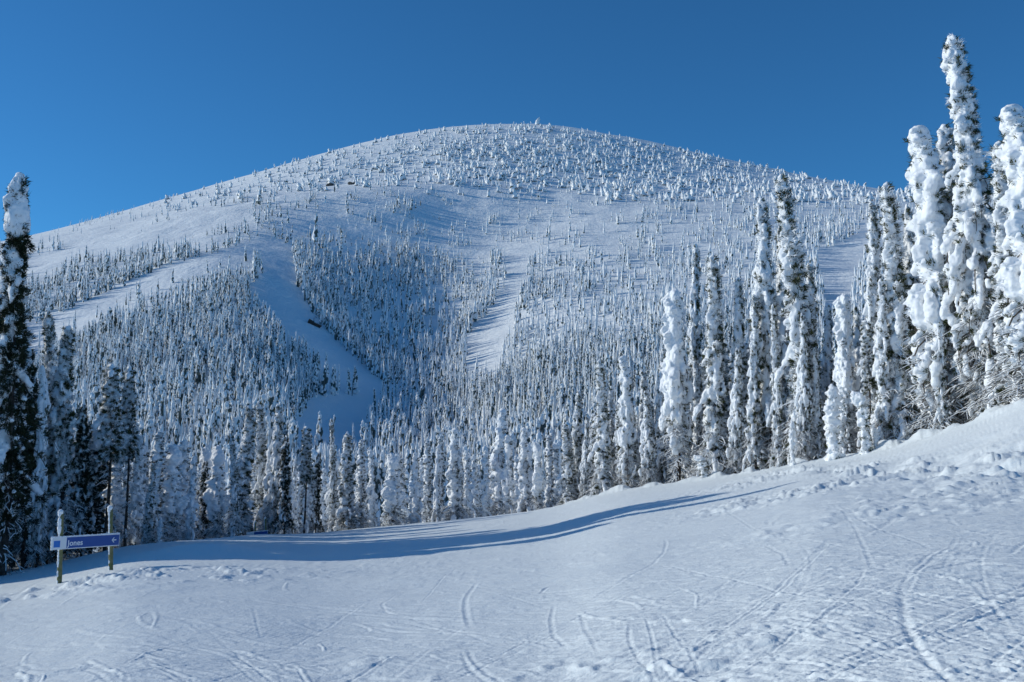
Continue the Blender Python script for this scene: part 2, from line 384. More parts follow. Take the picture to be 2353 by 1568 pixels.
# snow plain far round everything, below the valley
R_ = 9000.0; gv = np.array([(-R_, -R_, -60), (R_, -R_, -60), (R_, R_, -60), (-R_, R_, -60)])
tag(link('ground', mesh_np('ground', gv, np.array([[0, 1, 2, 3]]), 4, [M_mtn])), 'snowy ground far around the mountain', kind='structure')
print('terrain', time.time() - T0)
#MARK_TREES
# ------------------------------------------------------------------ tree builder
def ico(sub):
    p = (1 + 5 ** .5) / 2
    v = [(-1, p, 0), (1, p, 0), (-1, -p, 0), (1, -p, 0), (0, -1, p), (0, 1, p), (0, -1, -p), (0, 1, -p), (p, 0, -1), (p, 0, 1), (-p, 0, -1), (-p, 0, 1)]
    f = [(0, 11, 5), (0, 5, 1), (0, 1, 7), (0, 7, 10), (0, 10, 11), (1, 5, 9), (5, 11, 4), (11, 10, 2), (10, 7, 6), (7, 1, 8), (3, 9, 4), (3, 4, 2), (3, 2, 6), (3, 6, 8), (3, 8, 9), (4, 9, 5), (2, 4, 11), (6, 2, 10), (8, 6, 7), (9, 8, 1)]
    v = [np.array(q, float) / np.linalg.norm(q) for q in v]
    for _ in range(sub):
        cache = {}; nf = []
        def mid(a, b):
            k = (min(a, b), max(a, b))
            if k not in cache:
                m = v[a] + v[b]; v.append(m / np.linalg.norm(m)); cache[k] = len(v) - 1
            return cache[k]
        for a, b, c in f:
            ab, bc, ca = mid(a, b), mid(b, c), mid(c, a); nf += [(a, ab, ca), (b, bc, ab), (c, ca, bc), (ab, bc, ca)]
        f = nf
    return np.array(v), np.array(f)
ICO1 = ico(1); ICO2 = ico(2)
def tube(P, R, n=5):
    """tapered tube along P (k,3) with radii R -> verts, quads"""
    P = np.asarray(P, float); k = len(P); V = []
    T = np.gradient(P, axis=0); T /= np.linalg.norm(T, axis=1)[:, None] + 1e-9
    for i in range(k):
        t = T[i]; a = np.cross(t, (0.3, 0.9, 0.2)); a /= np.linalg.norm(a) + 1e-9; b = np.cross(t, a)
        for j in range(n):
            th = 2 * math.pi * j / n; V.append(P[i] + R[i] * (math.cos(th) * a + math.sin(th) * b))
    I = np.arange(k * n).reshape(k, n); J = np.roll(I, -1, axis=1)
    return np.array(V), np.stack([I[:-1], J[:-1], J[1:], I[1:]], -1).reshape(-1, 4)
class Geo:
    def __init__(s): s.V = []; s.F = {3: [], 4: []}; s.n = 0
    def add(s, V, F):
        s.V.append(V); s.F[F.shape[1]].append(F + s.n); s.n += len(V)
    def mesh(s, name, mats, smooth=True):
        V = np.concatenate(s.V); F = [np.concatenate(s.F[k]) for k in (3, 4) if s.F[k]]
        return mesh_np(name, V, F, 0, mats, None, smooth)
def blob(G, c, r, ax, el, rng, ic=ICO1):
    """lumpy ellipsoid, stretched el times along ax"""
    v = ic[0] * r * (1 + rng.uniform(-.18, .18, (len(ic[0]), 1)))
    ax = np.array(ax, float); ax /= np.linalg.norm(ax) + 1e-9
    v = v + np.outer(v @ ax, ax) * (el - 1)
    G.add(v + c, ic[1])
def tuft(G, c, d, n, L, wd, rng, spread=0.9):
    d = np.array(d, float); d /= np.linalg.norm(d) + 1e-9
    q = rng.normal(0, 1, (n, 3)) * spread * 0.6 + d; q /= np.linalg.norm(q, axis=1)[:, None]
    side = np.cross(q, rng.normal(0, 1, (n, 3))); side /= np.linalg.norm(side, axis=1)[:, None] + 1e-9
    ln = L * rng.uniform(.6, 1.2, (n, 1)); base = c + rng.normal(0, L * .25, (n, 3))
    V = np.stack([base - side * wd, base + side * wd, base + q * ln], 1).reshape(-1, 3)
    G.add(V, np.arange(n * 3).reshape(n, 3))

def fuse(G, vox, name, disp, freq, seed):
    """weld overlapping snow lumps into one skin"""
    tmp = bpy.data.objects.new('tmp', G.mesh('tmp', [])); COL.objects.link(tmp)
    m = tmp.modifiers.new('r', 'REMESH'); m.mode = 'VOXEL'; m.voxel_size = vox; m.use_smooth_shade = True
    sm = tmp.modifiers.new('s', 'SMOOTH'); sm.factor = 0.5; sm.iterations = 2
    dg = bpy.context.evaluated_depsgraph_get(); me = bpy.data.meshes.new_from_object(tmp.evaluated_get(dg))
    old = tmp.data; bpy.data.objects.remove(tmp); bpy.data.meshes.remove(old)
    n = len(me.vertices); co = np.empty(n * 3, np.float32); me.vertices.foreach_get('co', co); co = co.reshape(-1, 3).astype(float)
    nn = np.empty(n * 3, np.float32); me.vertex_normals.foreach_get('vector', nn); nn = nn.reshape(-1, 3)
    co = co + nn * (disp * (noise3(co * freq, seed) + 0.7 * noise3(co * freq * 2.3, seed + 1)))[:, None] * 2.4
    me.vertices.foreach_set('co', co.astype(np.float32).ravel())
    me.polygons.foreach_set('use_smooth', np.ones(len(me.polygons), bool))
    me.name = name; me.materials.clear(); me.materials.append(M_snow); me.update()
    return me

def gen_tree(name, seed, H=12.0, R=1.1, cb=0.25, nb=90, droop=1.0, sw=.95, sl=.5, bs=.22, power=.8, top=.12, needles=M_olive, tuftn=14,
             twigs=40, lean=0.0, plaster=.8, vox=.06, tr=.13, tips=1.0, cap=0.0, hook=0.0, tl=.2, rag=.35):
    rng = np.random.default_rng(seed)
    Wd = Geo(); Tw = Geo(); Nd = Geo(); Sn = Geo()
    ph = rng.uniform(0, 6, 4)
    def spine(h):
        f = h / H
        return np.array([lean * f * f + 0.05 * R * math.sin(5 * f + ph[0]) + hook * max(0, f - .8) ** 2 * 25, 0.06 * R * math.sin(6 * f + ph[1]), h - abs(hook) * max(0, f - .88) ** 2 * 40])
    hs = np.linspace(-0.6, H * 0.985, 16)
    v, f = tube([spine(h) for h in hs], [tr * (1 - 0.88 * max(h, 0) / H) for h in hs], 8); Wd.add(v, f)
    def prof(r):
        return top + (1 - top) * (1 - r) ** power * (0.80 + 0.28 * math.sin(9 * r + ph[2]) + .12 * math.sin(23 * r + ph[3]))
    for i in range(nb):
        r = min(.999, max(0, (i + rng.uniform(0, 1)) / nb)); h = H * (cb + (1 - cb) * r)
        L = R * prof(r) * (rng.uniform(.5, 1.1) if rng.random() < .88 else rng.uniform(1.1, 1.45)); az = i * 2.39996 + rng.uniform(-.4, .4)
        out = np.array([math.cos(az), math.sin(az), 0]); wind = 0.5 - 0.5 * math.cos(az)
        p = spine(h); pts = [p]; a = rng.uniform(-.15, .35) * (1 - droop * .5); step = L / 5 * (1 + .35 * droop)
        for k in range(5):
            a -= droop * rng.uniform(.2, .42)
            p = p + step * (out * math.cos(a) + np.array([0, 0, math.sin(a)])); pts.append(p)
        pts = np.array(pts)
        v, f = tube(pts, np.linspace(.028, .008, 6) * (.6 + .4 * L), 4); Tw.add(v, f)
        snowy = rng.random() < (sl + (sw - sl) * wind) * (1 - rag * (1 - r) ** 1.3)
        bsz = bs * (.85 + (.3 + .35 * cap) * r)
        g = math.cos(az) * .5 + .5
        if snowy:
            for k in range(1, 6):
                if rng.random() < .8:
                    rr = bsz * rng.uniform(.45, 1.12) * (.65 + .5 * L / R) * (1.15 if wind > .5 else .85)
                    rr = min(rr, .20 * L + .45 * bsz)
                    blob(Sn, pts[k] + np.array([-.05, 0, rr * .45]) + rng.normal(0, .03, 3), rr, pts[k] - pts[k - 1], rng.uniform(1.5, 2.7), rng)
        nt_ = 5 if not snowy else 4
        for k in range(nt_):
            s = rng.uniform(.35, 1.0) if not snowy else rng.uniform(.7, 1.08)
            c = pts[0] + (pts[-1] - pts[0]) * s if not snowy else pts[-1] + (pts[-1] - pts[-2]) * rng.uniform(-.2, .8) + rng.normal(0, bs * .35, 3)
            q = min(5, int(s * 5)); c = pts[q] + rng.normal(0, .08, 3) if not snowy else (c if k < 2 else pts[int(rng.integers(2, 6))] + out * bs * rng.uniform(.2, .9) + rng.normal(0, .06, 3))
            dd = out * .9 + np.array([0, 0, rng.uniform(-.3, .7)])
            dk = needles is M_dark and sw < .9; fz = (.12 if snowy else .06) if dk else (.45 if snowy else .5)
            tuft(FrG if rng.random() < fz else Nd, c, dd, int(tuftn * tips), tl, .022, rng)
            if not snowy and rng.random() < .3: blob(Sn, c + np.array([-.03, 0, .10]), bs * rng.uniform(.25, .5), out, 1.6, rng)
    # snow plastered on the windward side of the stem
    for h in np.arange(0.4, H, .22):
        f = h / H
        lim = plaster * (0.5 if f < cb else 1)
        if rng.random() < lim:
            rr = bs * rng.uniform(.55, 1.0) * (1 if f > cb else .6) * (1 - .2 * f)
            c = spine(h) + np.array([-(tr * (1 - .8 * f) + rr * .35), rng.uniform(-1.0, 1.0) * rr, 0])
            blob(Sn, c, rr, (0, 0, 1), rng.uniform(1.1, 1.8), rng)
    # crown tip
    for k in range(7):
        h = H * (1 - .018 * k) ; blob(Sn, spine(h) + rng.normal(0, .02, 3), bs * (.45 + .10 * k) * (1 + cap), (0, 0, 1), 1.35, rng)
    # dead lower twigs, frosted
    for i in range(twigs):
        h = rng.uniform(.06, cb + .12) * H; az = rng.uniform(0, 6.28); L = rng.uniform(.35, .95) * min(R, 1.35)
        a = rng.uniform(-.1, .35); p = spine(h); pts = [p]; out = np.array([math.cos(az), math.sin(az), 0])
        for k in range(5):
            a -= rng.uniform(.05, .36); out2 = out + rng.normal(0, .16, 3) * (1, 1, 0)
            p = p + L / 5 * (out2 * math.cos(a) + np.array([0, 0, math.sin(a)])); pts.append(p)
        pts = np.array(pts); v, f = tube(pts, np.linspace(.024, .008, 6), 3); Tw.add(v, f)
        dk = needles is M_dark and sw < .9; fr = rng.random() < (.35 if dk else .8)
        if fr: v, f = tube(pts[1:] + (0, 0, .028), np.linspace(.034, .022, 5), 4); Fr.append((v, f)) if False else FrG.add(v, f)
        for k in range(1, 6):
            for sgn in (-1, 1):
                if rng.random() < .8:
                    sd = np.cross(out, (0, 0, 1)) * sgn; l2 = rng.uniform(.15, .5) * R * .6
                    q = np.array([pts[k], pts[k] + (out * .5 + sd * .7) * l2 * .5 + (0, 0, -.03), pts[k] + (out * .8 + sd) * l2 * .9 + (0, 0, -l2 * .5)])
                    v, f = tube(q, [.012, .009, .006], 3); Tw.add(v, f)
                    if rng.random() < (.25 if dk else .7): v, f = tube(q + (0, 0, .018), [.022, .022, .014], 3); FrG.add(v, f)
    snow = fuse(Sn, vox, name + '_snow', .028 + bs * .06, 4.5, seed)
    return Wd.mesh(name + '_trunk', [M_bark]), Tw, Nd.mesh(name + '_needles', [needles], False), snow
FrG = None
class Proto: pass
def proto(name, seed, **kw):
    global FrG
    FrG = Geo()
    t0 = time.time()
    kw.setdefault('H', 12.0)
    wd, tw, nd, sn = gen_tree(name, seed, **kw)
    p = Proto(); p.H = kw['H']; p.lean = kw.get('lean', 0.0); p.parts = [('trunk', wd), ('branches', tw.mesh(name + '_branches', [M_twig])), ('needles', nd), ('snow_cover', sn)]
    if FrG.n: p.parts.append(('frost', FrG.mesh(name + '_frost', [M_snow])))
    print('proto', name, sum(len(m.polygons) for _, m in p.parts), round(time.time() - t0, 2))
    return p
PR = {}
PR['dome'] = proto('dome', 3, R=1.35, cb=.27, nb=190, droop=1.5, sw=1.0, sl=.92, bs=.21, power=.6, top=.34, twigs=110, plaster=1, cap=1.0, tips=1.0, rag=.42, vox=.05)
PR['domeb'] = proto('domeb', 4, R=1.6, cb=.24, nb=200, droop=1.5, sw=1.0, sl=.8, bs=.185, power=.9, top=.18, twigs=110, plaster=1, cap=.8, hook=-.25, tips=1.2, rag=.4, vox=.05)
PR['spire'] = proto('spire', 5, R=1.4, cb=.10, nb=240, droop=1.2, sw=1, sl=.74, bs=.15, power=1.15, top=.10, twigs=80, plaster=1, lean=-.3, tips=1.3, rag=.3, vox=.045)
PR['spireb'] = proto('spireb', 6, R=1.3, cb=.12, nb=230, droop=1.25, sw=1.0, sl=.76, bs=.145, power=1.1, top=.11, twigs=80, plaster=1, lean=.3, hook=-.1, tips=1.3, rag=.3, vox=.045)
PR['tall'] = proto('tall', 7, H=16.5, R=2.45, cb=.20, nb=380, droop=1.2, sw=1, sl=.80, bs=.18, power=1.5, top=.12, twigs=140, plaster=1, lean=-1.1, tr=.2, tips=1.4, rag=.3, vox=.055, cap=.5)
PR['mixed'] = proto('mixed', 8, R=1.6, cb=.16, nb=220, droop=1.2, sw=.97, sl=.55, bs=.165, power=1.1, top=.09, twigs=110, plaster=.95, tuftn=22, rag=.35, vox=.05)
PR['mixedb'] = proto('mixedb', 9, R=1.75, cb=.15, nb=220, droop=1.2, sw=.95, sl=.50, bs=.175, power=1.05, top=.10, twigs=130, plaster=.9, tuftn=22, lean=.3, rag=.45, vox=.05)
PR['dark'] = proto('dark', 10, H=15, R=1.8, cb=.15, nb=260, droop=.75, sw=.64, sl=.04, bs=.21, power=.85, top=.10, twigs=60, plaster=.9, tuftn=32, needles=M_dark, tr=.2, cap=1.6, tl=.25, rag=.25, vox=.06)
PR['darkb'] = proto('darkb', 12, R=1.5, cb=.15, nb=200, droop=.85, sw=.62, sl=.12, bs=.17, power=.85, top=.12, twigs=60, plaster=.8, tuftn=30, needles=M_dark, tl=.22, rag=.3, cap=.5)
PR['pole'] = proto('pole', 13, H=13, R=1.05, cb=.50, nb=120, droop=.7, sw=.55, sl=.12, bs=.17, power=.6, top=.3, twigs=40, plaster=.3, tuftn=34, tr=.13, cap=.8)
PR['droop'] = proto('droop', 14, H=11, R=1.45, cb=.08, nb=150, droop=1.7, sw=1, sl=.80, bs=.20, power=.95, top=.13, twigs=50, plaster=1, vox=.06, needles=M_dark, rag=.35, cap=.4)
PR['droopb'] = proto('droopb', 15, H=11, R=1.65, cb=.10, nb=150, droop=1.6, sw=1, sl=.64, bs=.21, power=1.1, top=.10, twigs=60, plaster=1, vox=.06, hook=.15, needles=M_dark, rag=.4, cap=.5)
PR['droopc'] = proto('droopc', 16, H=11, R=1.2, cb=.08, nb=140, droop=1.6, sw=1, sl=.55, bs=.17, power=.9, top=.15, twigs=60, plaster=.9, vox=.055, needles=M_dark, rag=.35)
PR['round'] = proto('round', 17, H=10, R=1.5, cb=.12, nb=130, droop=1.5, sw=1, sl=.62, bs=.19, power=1.0, top=.12, twigs=60, plaster=.8, vox=.06, cap=1.9, needles=M_dark, rag=.35)
PR['ghost'] = proto('ghost', 18, H=4.2, R=.42, cb=.02, nb=70, droop=1.5, sw=1, sl=1, bs=.17, power=.6, top=.4, twigs=0, plaster=1, vox=.04, tr=.05, cap=.2, tips=.4, rag=0)
PR['ghostb'] = proto('ghostb', 19, H=4.0, R=.36, cb=.04, nb=60, droop=1.3, sw=1, sl=.6, bs=.165, power=.5, top=.5, twigs=4, plaster=1, vox=.04, tr=.05, hook=-.35, lean=-.25, tips=.6, rag=0)
print('protos', time.time() - T0)

NTREE = 0
def plant(kind, x, y, H, label, cat='tree', group=None, name='snowy_fir', rz=None, wide=1.0, parts=True, z=None):
    global NTREE
    NTREE += 1
    p = PR[kind]; s = H / p.H
    o = bpy.data.objects.new(name, None); COL.objects.link(o); o.empty_display_size = .3
    o.location = (x, y, (gz(x, y) if z is None else z) - 0.15)
    o.rotation_euler = (RNG.normal(0, .012), RNG.normal(0, .018), RNG.uniform(-.55, .55)) if rz is None else (0, 0, rz)
    o.scale = (s * wide, s * wide, s)
    for nm, me in p.parts: link(nm, me, o)
    tag(o, label, cat, group)
    return o
def at(u, y, v=900):
    return uv2te(u, v)[0] * y
def hero(u, back, vtop, kind, label, name='snowy_fir', wide=1.0, y=None, rz=None, group=None):
    t = float(uv2te(u, vtop if u > 1176 else (vtop + 1150) / 2)[0])
    if y is None: y = float(crest(np.array([t]))[1][0]) + back
    x = t * y; z = gz(x, y) - .15
    e = float(uv2te(u, vtop)[1]); H = (e * y - z) * .985
    x = x - PR[kind].lean * H / PR[kind].H * wide * .95
    return plant(kind, x, y, H, label, name=name, wide=wide, rz=rz, group=group)
#MARK_HERO
# ------------------------------------------------------------------ the trees one can tell apart, left to right
HEROES = [
 # column, metres behind the crest, row of the top, kind, width, label
 (30, -1.5, 402, 'dark', .78, 'tall dark fir at the left edge with a big snow cap on its top', 'snowy_pine'),
 (64, 3, 800, 'darkb', .9, 'dark fir just right of the big snow capped fir at the left edge', 'snowy_pine'),
 (112, 7, 716, 'spire', .8, 'slender white fir with a bent tip behind the left edge trees', 'snowy_fir'),
 (150, 4, 748, 'mixed', .95, 'white plastered fir directly above the left post of the blue sign', 'snowy_pine'),
 (98, 2, 835, 'domeb', .55, 'smooth bulging snow column between the left edge fir and the plastered fir', 'snowy_fir'),
 (195, 3, 930, 'darkb', .8, 'dark snow flecked fir behind the middle of the blue sign', 'snowy_pine'),
 (254, 1.5, 836, 'pole', 1.15, 'dark pine with olive crown right above the right post of the sign', 'pine'),
 (298, 2.0, 842, 'pole', .9, 'thin bare black stem pine standing right of the sign', 'pine'),
 (320, 5, 1002, 'droop', .9, 'first lumpy white fir to the right of the thin black stem', 'snowy_fir'),
 (350, 2, 1062, 'spireb', .8, 'narrow white column fir leaning beside a twin topped fir', 'snowy_fir'),
 (396, 5, 1026, 'round', 1.1, 'broad white fir with two round snow knobs at its top', 'snowy_fir'),
 (440, 5, 1048, 'droop', .9, 'white fir with a drooping top between two round headed firs', 'snowy_fir'),
 (503, 6, 1028, 'round', 1.0, 'fir carrying one big round snow ball on its top', 'snowy_fir'),
 (470, 9, 1060, 'darkb', .7, 'half dark fir behind the fir with the round snow ball', 'snowy_pine'),
 (540, 3, 1008, 'spire', .75, 'straight narrow fir dark on its right side, left of the leaning white spire', 'snowy_fir'),
 (572, 5, 930, 'spireb', 1.0, 'tall white spire bending to the left above the shaded edge', 'snowy_fir'),
 (598, 8, 922, 'spire', .75, 'slim white spire between the leaning spire and the clotted one', 'snowy_fir'),
 (632, 5, 928, 'mixedb', .75, 'tall fir with clotted snow crown and dark stem above the small far sign', 'snowy_pine'),
 (655, 3, 1002, 'darkb', .65, 'short dark fir with a hanging snow clump right of the far sign', 'snowy_pine'),
 (703, 3, 980, 'pole', .8, 'white topped fir with a long bare dark stem left of centre', 'snowy_pine'),
 (726, 6, 1040, 'darkb', .6, 'low dark fir in the gap beside the long bare stem', 'snowy_pine'),
 (764, 9, 962, 'spire', .5, 'very thin needle like spire rising in front of the shaded ski run', 'snowy_fir'),
 (800, 4, 995, 'mixed', 1.05, 'full cone shaped fir, white on the left and dark on the right', 'snowy_pine'),
 (832, 8, 1008, 'droopc', .9, 'slim grey white fir behind the full cone shaped fir', 'snowy_fir'),
 (902, 3, 1044, 'round', 1.15, 'drooping white fir with a round head like a hooded figure', 'snowy_fir'),
 (953, 4, 1040, 'droop', 1.0, 'drooping white fir next right of the hooded one', 'snowy_fir'),
 (985, 7, 1010, 'droopc', 1.0, 'pale upright fir two places right of the hooded fir', 'snowy_fir'),
 (1012, 12, 1000, 'droopc', .9, 'thin pale fir left of the broad double crowned fir', 'snowy_fir'),
 (1048, 8, 984, 'droopb', 1.05, 'broad drooping fir with a thin snow pillar tip near the middle', 'snowy_fir'),
 (1090, 4, 1045, 'droop', .95, 'short hunched white fir beneath the broad drooping fir', 'snowy_fir'),
 (1140, 15, 938, 'droopb', .95, 'fir with a tall stacked top, highest of the middle row', 'snowy_fir'),
 (1168, 8, 1000, 'droop', 1.0, 'puffy white fir just right of the highest middle fir', 'snowy_fir'),
 (1208, 6, 982, 'droopb', .9, 'white fir with hanging lobes over the middle of the slope edge', 'snowy_fir'),
 (1236, 3, 1018, 'round', .9, 'small round topped fir in the row right of the middle', 'snowy_fir'),
 (1265, 10, 998, 'droopc', 1.0, 'narrow white fir before the taller cluster on the right begins', 'snowy_fir'),
 (1290, 4, 1040, 'droop', .85, 'low white fir at the foot of the taller right hand cluster', 'snowy_fir'),
 (1322, 6, 898, 'mixed', .75, 'ragged slim fir at the left end of the taller cluster', 'snowy_pine'),
 (1345, 4, 955, 'mixedb', .75, 'fir with a dark visible stem left of the fat white spire', 'snowy_pine'),
 (1376, 2, 828, 'spire', 1.25, 'fat bright white spire with its foot in a heap of snow', 'snowy_fir'),
 (1398, 7, 895, 'droopc', .9, 'grey white fir tucked behind the fat bright spire', 'snowy_fir'),
 (1440, 3, 814, 'domeb', 1.0, 'fir with a hooked dome of snow leaning left over dark needles', 'snowy_fir'),
 (1482, 7, 850, 'mixedb', .8, 'dark twigged fir between the hooked dome and the great dome', 'snowy_pine'),
 (1552, 2, 667, 'dome', 1.0, 'great fir with a smooth domed snow cap and a thick dark stem', 'snowy_fir'),
 (1516, 6, 800, 'mixed', .8, 'shorter ragged fir at the left flank of the great domed fir', 'snowy_pine'),
 (1590, 8, 560, 'mixed', .55, 'thin dark flecked fir behind the great domed fir', 'snowy_pine'),
 (1622, 3, 588, 'spire', 1.05, 'tall clotted white spire right of the great domed fir', 'snowy_fir'),
 (1655, 6, 720, 'mixedb', .75, 'mid height fir filling the gap right of the tall clotted spire', 'snowy_pine'),
 (1700, 6, 640, 'mixed', .75, 'olive flecked thin fir with a round snow bead on top', 'snowy_pine'),
 (1690, 2, 800, 'mixedb', .8, 'low fir with green needle sprays sticking out to the left', 'snowy_pine'),
 (1735, 3, 672, 'spireb', .8, 'white trunk hugging fir left of the tall twin spires', 'snowy_fir'),
 (1762, 5, 455, 'mixed', .85, 'left one of the tall twin spires against the upper forest', 'snowy_pine'),
 (1826, 3, 396, 'spire', 1.0, 'right one of the tall twin spires, its tip reaching the sky', 'snowy_fir'),
 (1798, 7, 520, 'mixedb', .75, 'fir squeezed between the tall twin spires', 'snowy_pine'),
 (1862, 6, 600, 'spireb', .85, 'slim white fir just right of the tall twin spires', 'snowy_fir'),
 (1895, 9, 700, 'mixed', .75, 'dusky fir in the shade left of the smooth pointed fir', 'snowy_pine'),
 (1940, 4, 678, 'dome', .95, 'smooth pointed snow covered fir below the open run on the right', 'snowy_fir'),
 (1975, 9, 700, 'mixedb', .75, 'bushy fir behind the bowed snow ghost', 'snowy_pine'),
 (2006, 4, 455, 'spireb', .8, 'lower left one of a close pair of spires on the right', 'snowy_fir'),
 (2042, 3, 422, 'spire', 1.05, 'taller right one of a close pair of spires on the right', 'snowy_fir'),
 (2072, 6, 600, 'mixed', .8, 'dark twigged fir right of the close pair of spires', 'snowy_pine'),
 (2134, 3, 280, 'domeb', 1.15, 'huge fir thick with snow, standing left of the tallest spire', 'snowy_fir'),
 (2168, 5, 285, 'mixed', 1.05, 'fir with brown specks wedged against the tallest spire', 'snowy_pine'),
 (2183, 2.5, 92, 'tall', 1.05, 'tallest tree, a leaning white spire against the blue sky', 'snowy_fir'),
 (2226, 6, 370, 'mixedb', 1.1, 'rounded fir shoulder right behind the tallest spire', 'snowy_fir'),
 (2110, 7, 640, 'mixedb', .85, 'fir of broken grey twigs below the huge snow thick fir', 'snowy_pine'),
 (2262, 5, 620, 'mixedb', .9, 'low bushy pine above the smooth snow bank', 'snowy_pine'),
 (2290, 3, 330, 'spire', 1.2, 'snow laden fir with a small knob left of the right edge fir', 'snowy_fir'),
 (2350, 1.5, 232, 'domeb', 1.3, 'big fir of smooth snow bulges cut by the right edge', 'snowy_fir'),
 (2318, 5, 430, 'mixed', 1.0, 'brown twigged pine between the two last firs at the right edge', 'snowy_pine'),
 (2420, 3, 180, 'mixedb', 1.1, 'pine at the far right with branches reaching into view', 'snowy_pine'),
]
HEROES += [
 (2085, 5, 470, 'mixedb', .75, 'ragged fir between the close pair and the huge snow thick fir', 'snowy_pine'),
 (2245, 4, 500, 'mixed', .8, 'ragged green flecked fir right of the tallest spire', 'snowy_pine'),
 (1570, 5, 780, 'spire', .8, 'plain white fir between the great dome and the clotted spire', 'snowy_fir'),
 (1775, 2.5, 700, 'spire', .7, 'lower white fir in front of the tall twin spires', 'snowy_fir'),
 (1845, 2.5, 720, 'mixedb', .7, 'twiggy lower fir before the right twin spire', 'snowy_pine'),
 (1410, 5, 960, 'mixed', .8, 'small ragged fir before the hooked dome', 'snowy_pine'),
 (2025, 2.2, 640, 'mixed', .8, 'lower ragged fir in front of the close pair of spires', 'snowy_pine'),
 (2160, 2.2, 620, 'spireb', .7, 'white column fir at the foot of the tallest spire', 'snowy_fir')]
for (u, back, vt, kind, wd, lab, nm) in HEROES:
    if 300 < u < 1330: wd *= 1.35
    hero(u, back, vt, kind, lab, nm, wide=wd, rz=(0.0 if kind in ('tall', 'spireb', 'domeb', 'dome', 'dark') else None))
# small snow ghosts on the bank
for (u, back, vt, kind, wd, lab) in [
    (1820, -1.6, 968, 'ghost', .8, 'small slim snow ghost standing alone under the tall twin spires'),
    (1913, -2.2, 888, 'ghost', 1.3, 'plump upright snow ghost, left one of the pair on the bank'),
    (1978, -2.0, 898, 'ghostb', 1.1, 'bowed snow ghost with a dark hollow, right one of the pair'),
    (1612, -1.0, 1046, 'ghostb', 2.2, 'little hooked snow ghost at the foot of the clotted spire'),
    (1708, -.6, 1075, 'ghost', 1.2, 'tiny snow mound sapling beside the thin stems'),
    (2012, -.8, 985, 'ghost', 1.2, 'stubby sapling snowed in right of the bowed ghost'),
    (872, -.3, 1198, 'ghost', 2.0, 'tiny clotted sapling at the foot of the hooded fir'),
    (370, .8, 1195, 'ghost', 1.3, 'short snow lump sapling at the left forest edge')]:
    hero(u, back, vt, kind, lab, 'sapling', wide=wd, rz=0.0)
# trees left of the frame that throw the long shadows over the slope
for i, (x, y, H, k) in enumerate([(-26, 39, 15, 'dark'), (-29.5, 43, 13, 'darkb'), (-33, 39, 15, 'dark'), (-25, 45.5, 12, 'darkb'), (-31, 47, 14, 'dark'), (-38, 44, 15, 'darkb'),
                                  (-36, 49.5, 14, 'dark'), (-43, 48, 15, 'dark'), (-50, 50, 14, 'dark')] + [(RNG.uniform(-47, -27.5), RNG.uniform(42.5, 50.5), RNG.uniform(15.5, 19.5), RNG.choice(['dark', 'darkb'])) for _ in range(26)]):
    plant(str(k), x, y, H, 'dark fir beyond the left edge of the view', group='dark firs beyond the left edge', name='snowy_pine', wide=1.5)
# filler trees standing close behind the edge of the slope
EU = [-150, 0, 100, 200, 300, 560, 700, 900, 1200, 1300, 1400, 1500, 1600, 1700, 1800, 1880, 1950, 2000, 2100, 2200, 2353, 2500]
EV = [650, 700, 860, 960, 1075, 1060, 1070, 1070, 1060, 1020, 950, 880, 790, 790, 720, 820, 830, 700, 600, 560, 600, 600]
LAND = [(25, 'the left edge fir'), (110, 'the slender bent white fir'), (150, 'the left post of the blue sign'), (254, 'the olive crowned pine'), (298, 'the thin black stem pine'),
        (396, 'the twin knobbed fir'), (503, 'the snow ball fir'), (572, 'the leaning white spire'), (632, 'the small far sign'), (703, 'the long bare stem'), (800, 'the full cone shaped fir'),
        (902, 'the hooded fir'), (985, 'the pale upright fir'), (1048, 'the broad drooping fir'), (1140, 'the highest middle fir'), (1208, 'the hanging lobed fir'), (1290, 'the low fir before the cluster'),
        (1376, 'the fat bright spire'), (1440, 'the hooked dome fir'), (1552, 'the great domed fir'), (1622, 'the clotted spire'), (1700, 'the bead topped fir'), (1762, 'the left twin spire'),
        (1826, 'the right twin spire'), (1940, 'the smooth pointed fir'), (2042, 'the close pair of spires'), (2134, 'the huge snow thick fir'), (2192, 'the tallest spire'), (2292, 'the small knobbed fir'), (2345, 'the right edge fir')]
LCOUNT = {}
RANK = ['just', 'two rows', 'three rows', 'four rows', 'five rows', 'six rows', 'far', 'farthest']
def place_label(u, base):
    k = min(range(len(LAND)), key=lambda i: abs(LAND[i][0] - u)); side = 'left' if u < LAND[k][0] else 'right'
    n = LCOUNT.get((k, side), 0); LCOUNT[(k, side)] = n + 1
    return '%s %s behind and %s of %s' % (base, RANK[min(n, 7)], side, LAND[k][1])
FILL = []
for i in range(130):
    FILL.append((-120 + 2620 * ((i * 0.61803) % 1), 4 + 24 * ((i * 0.7548 + .3) % 1)))
FILL += [(1270 + 1090 * ((i * 0.61803 + .2) % 1), 2.5 + 14 * ((i * 0.7548) % 1)) for i in range(46)]
FILL.sort(key=lambda q: q[1])
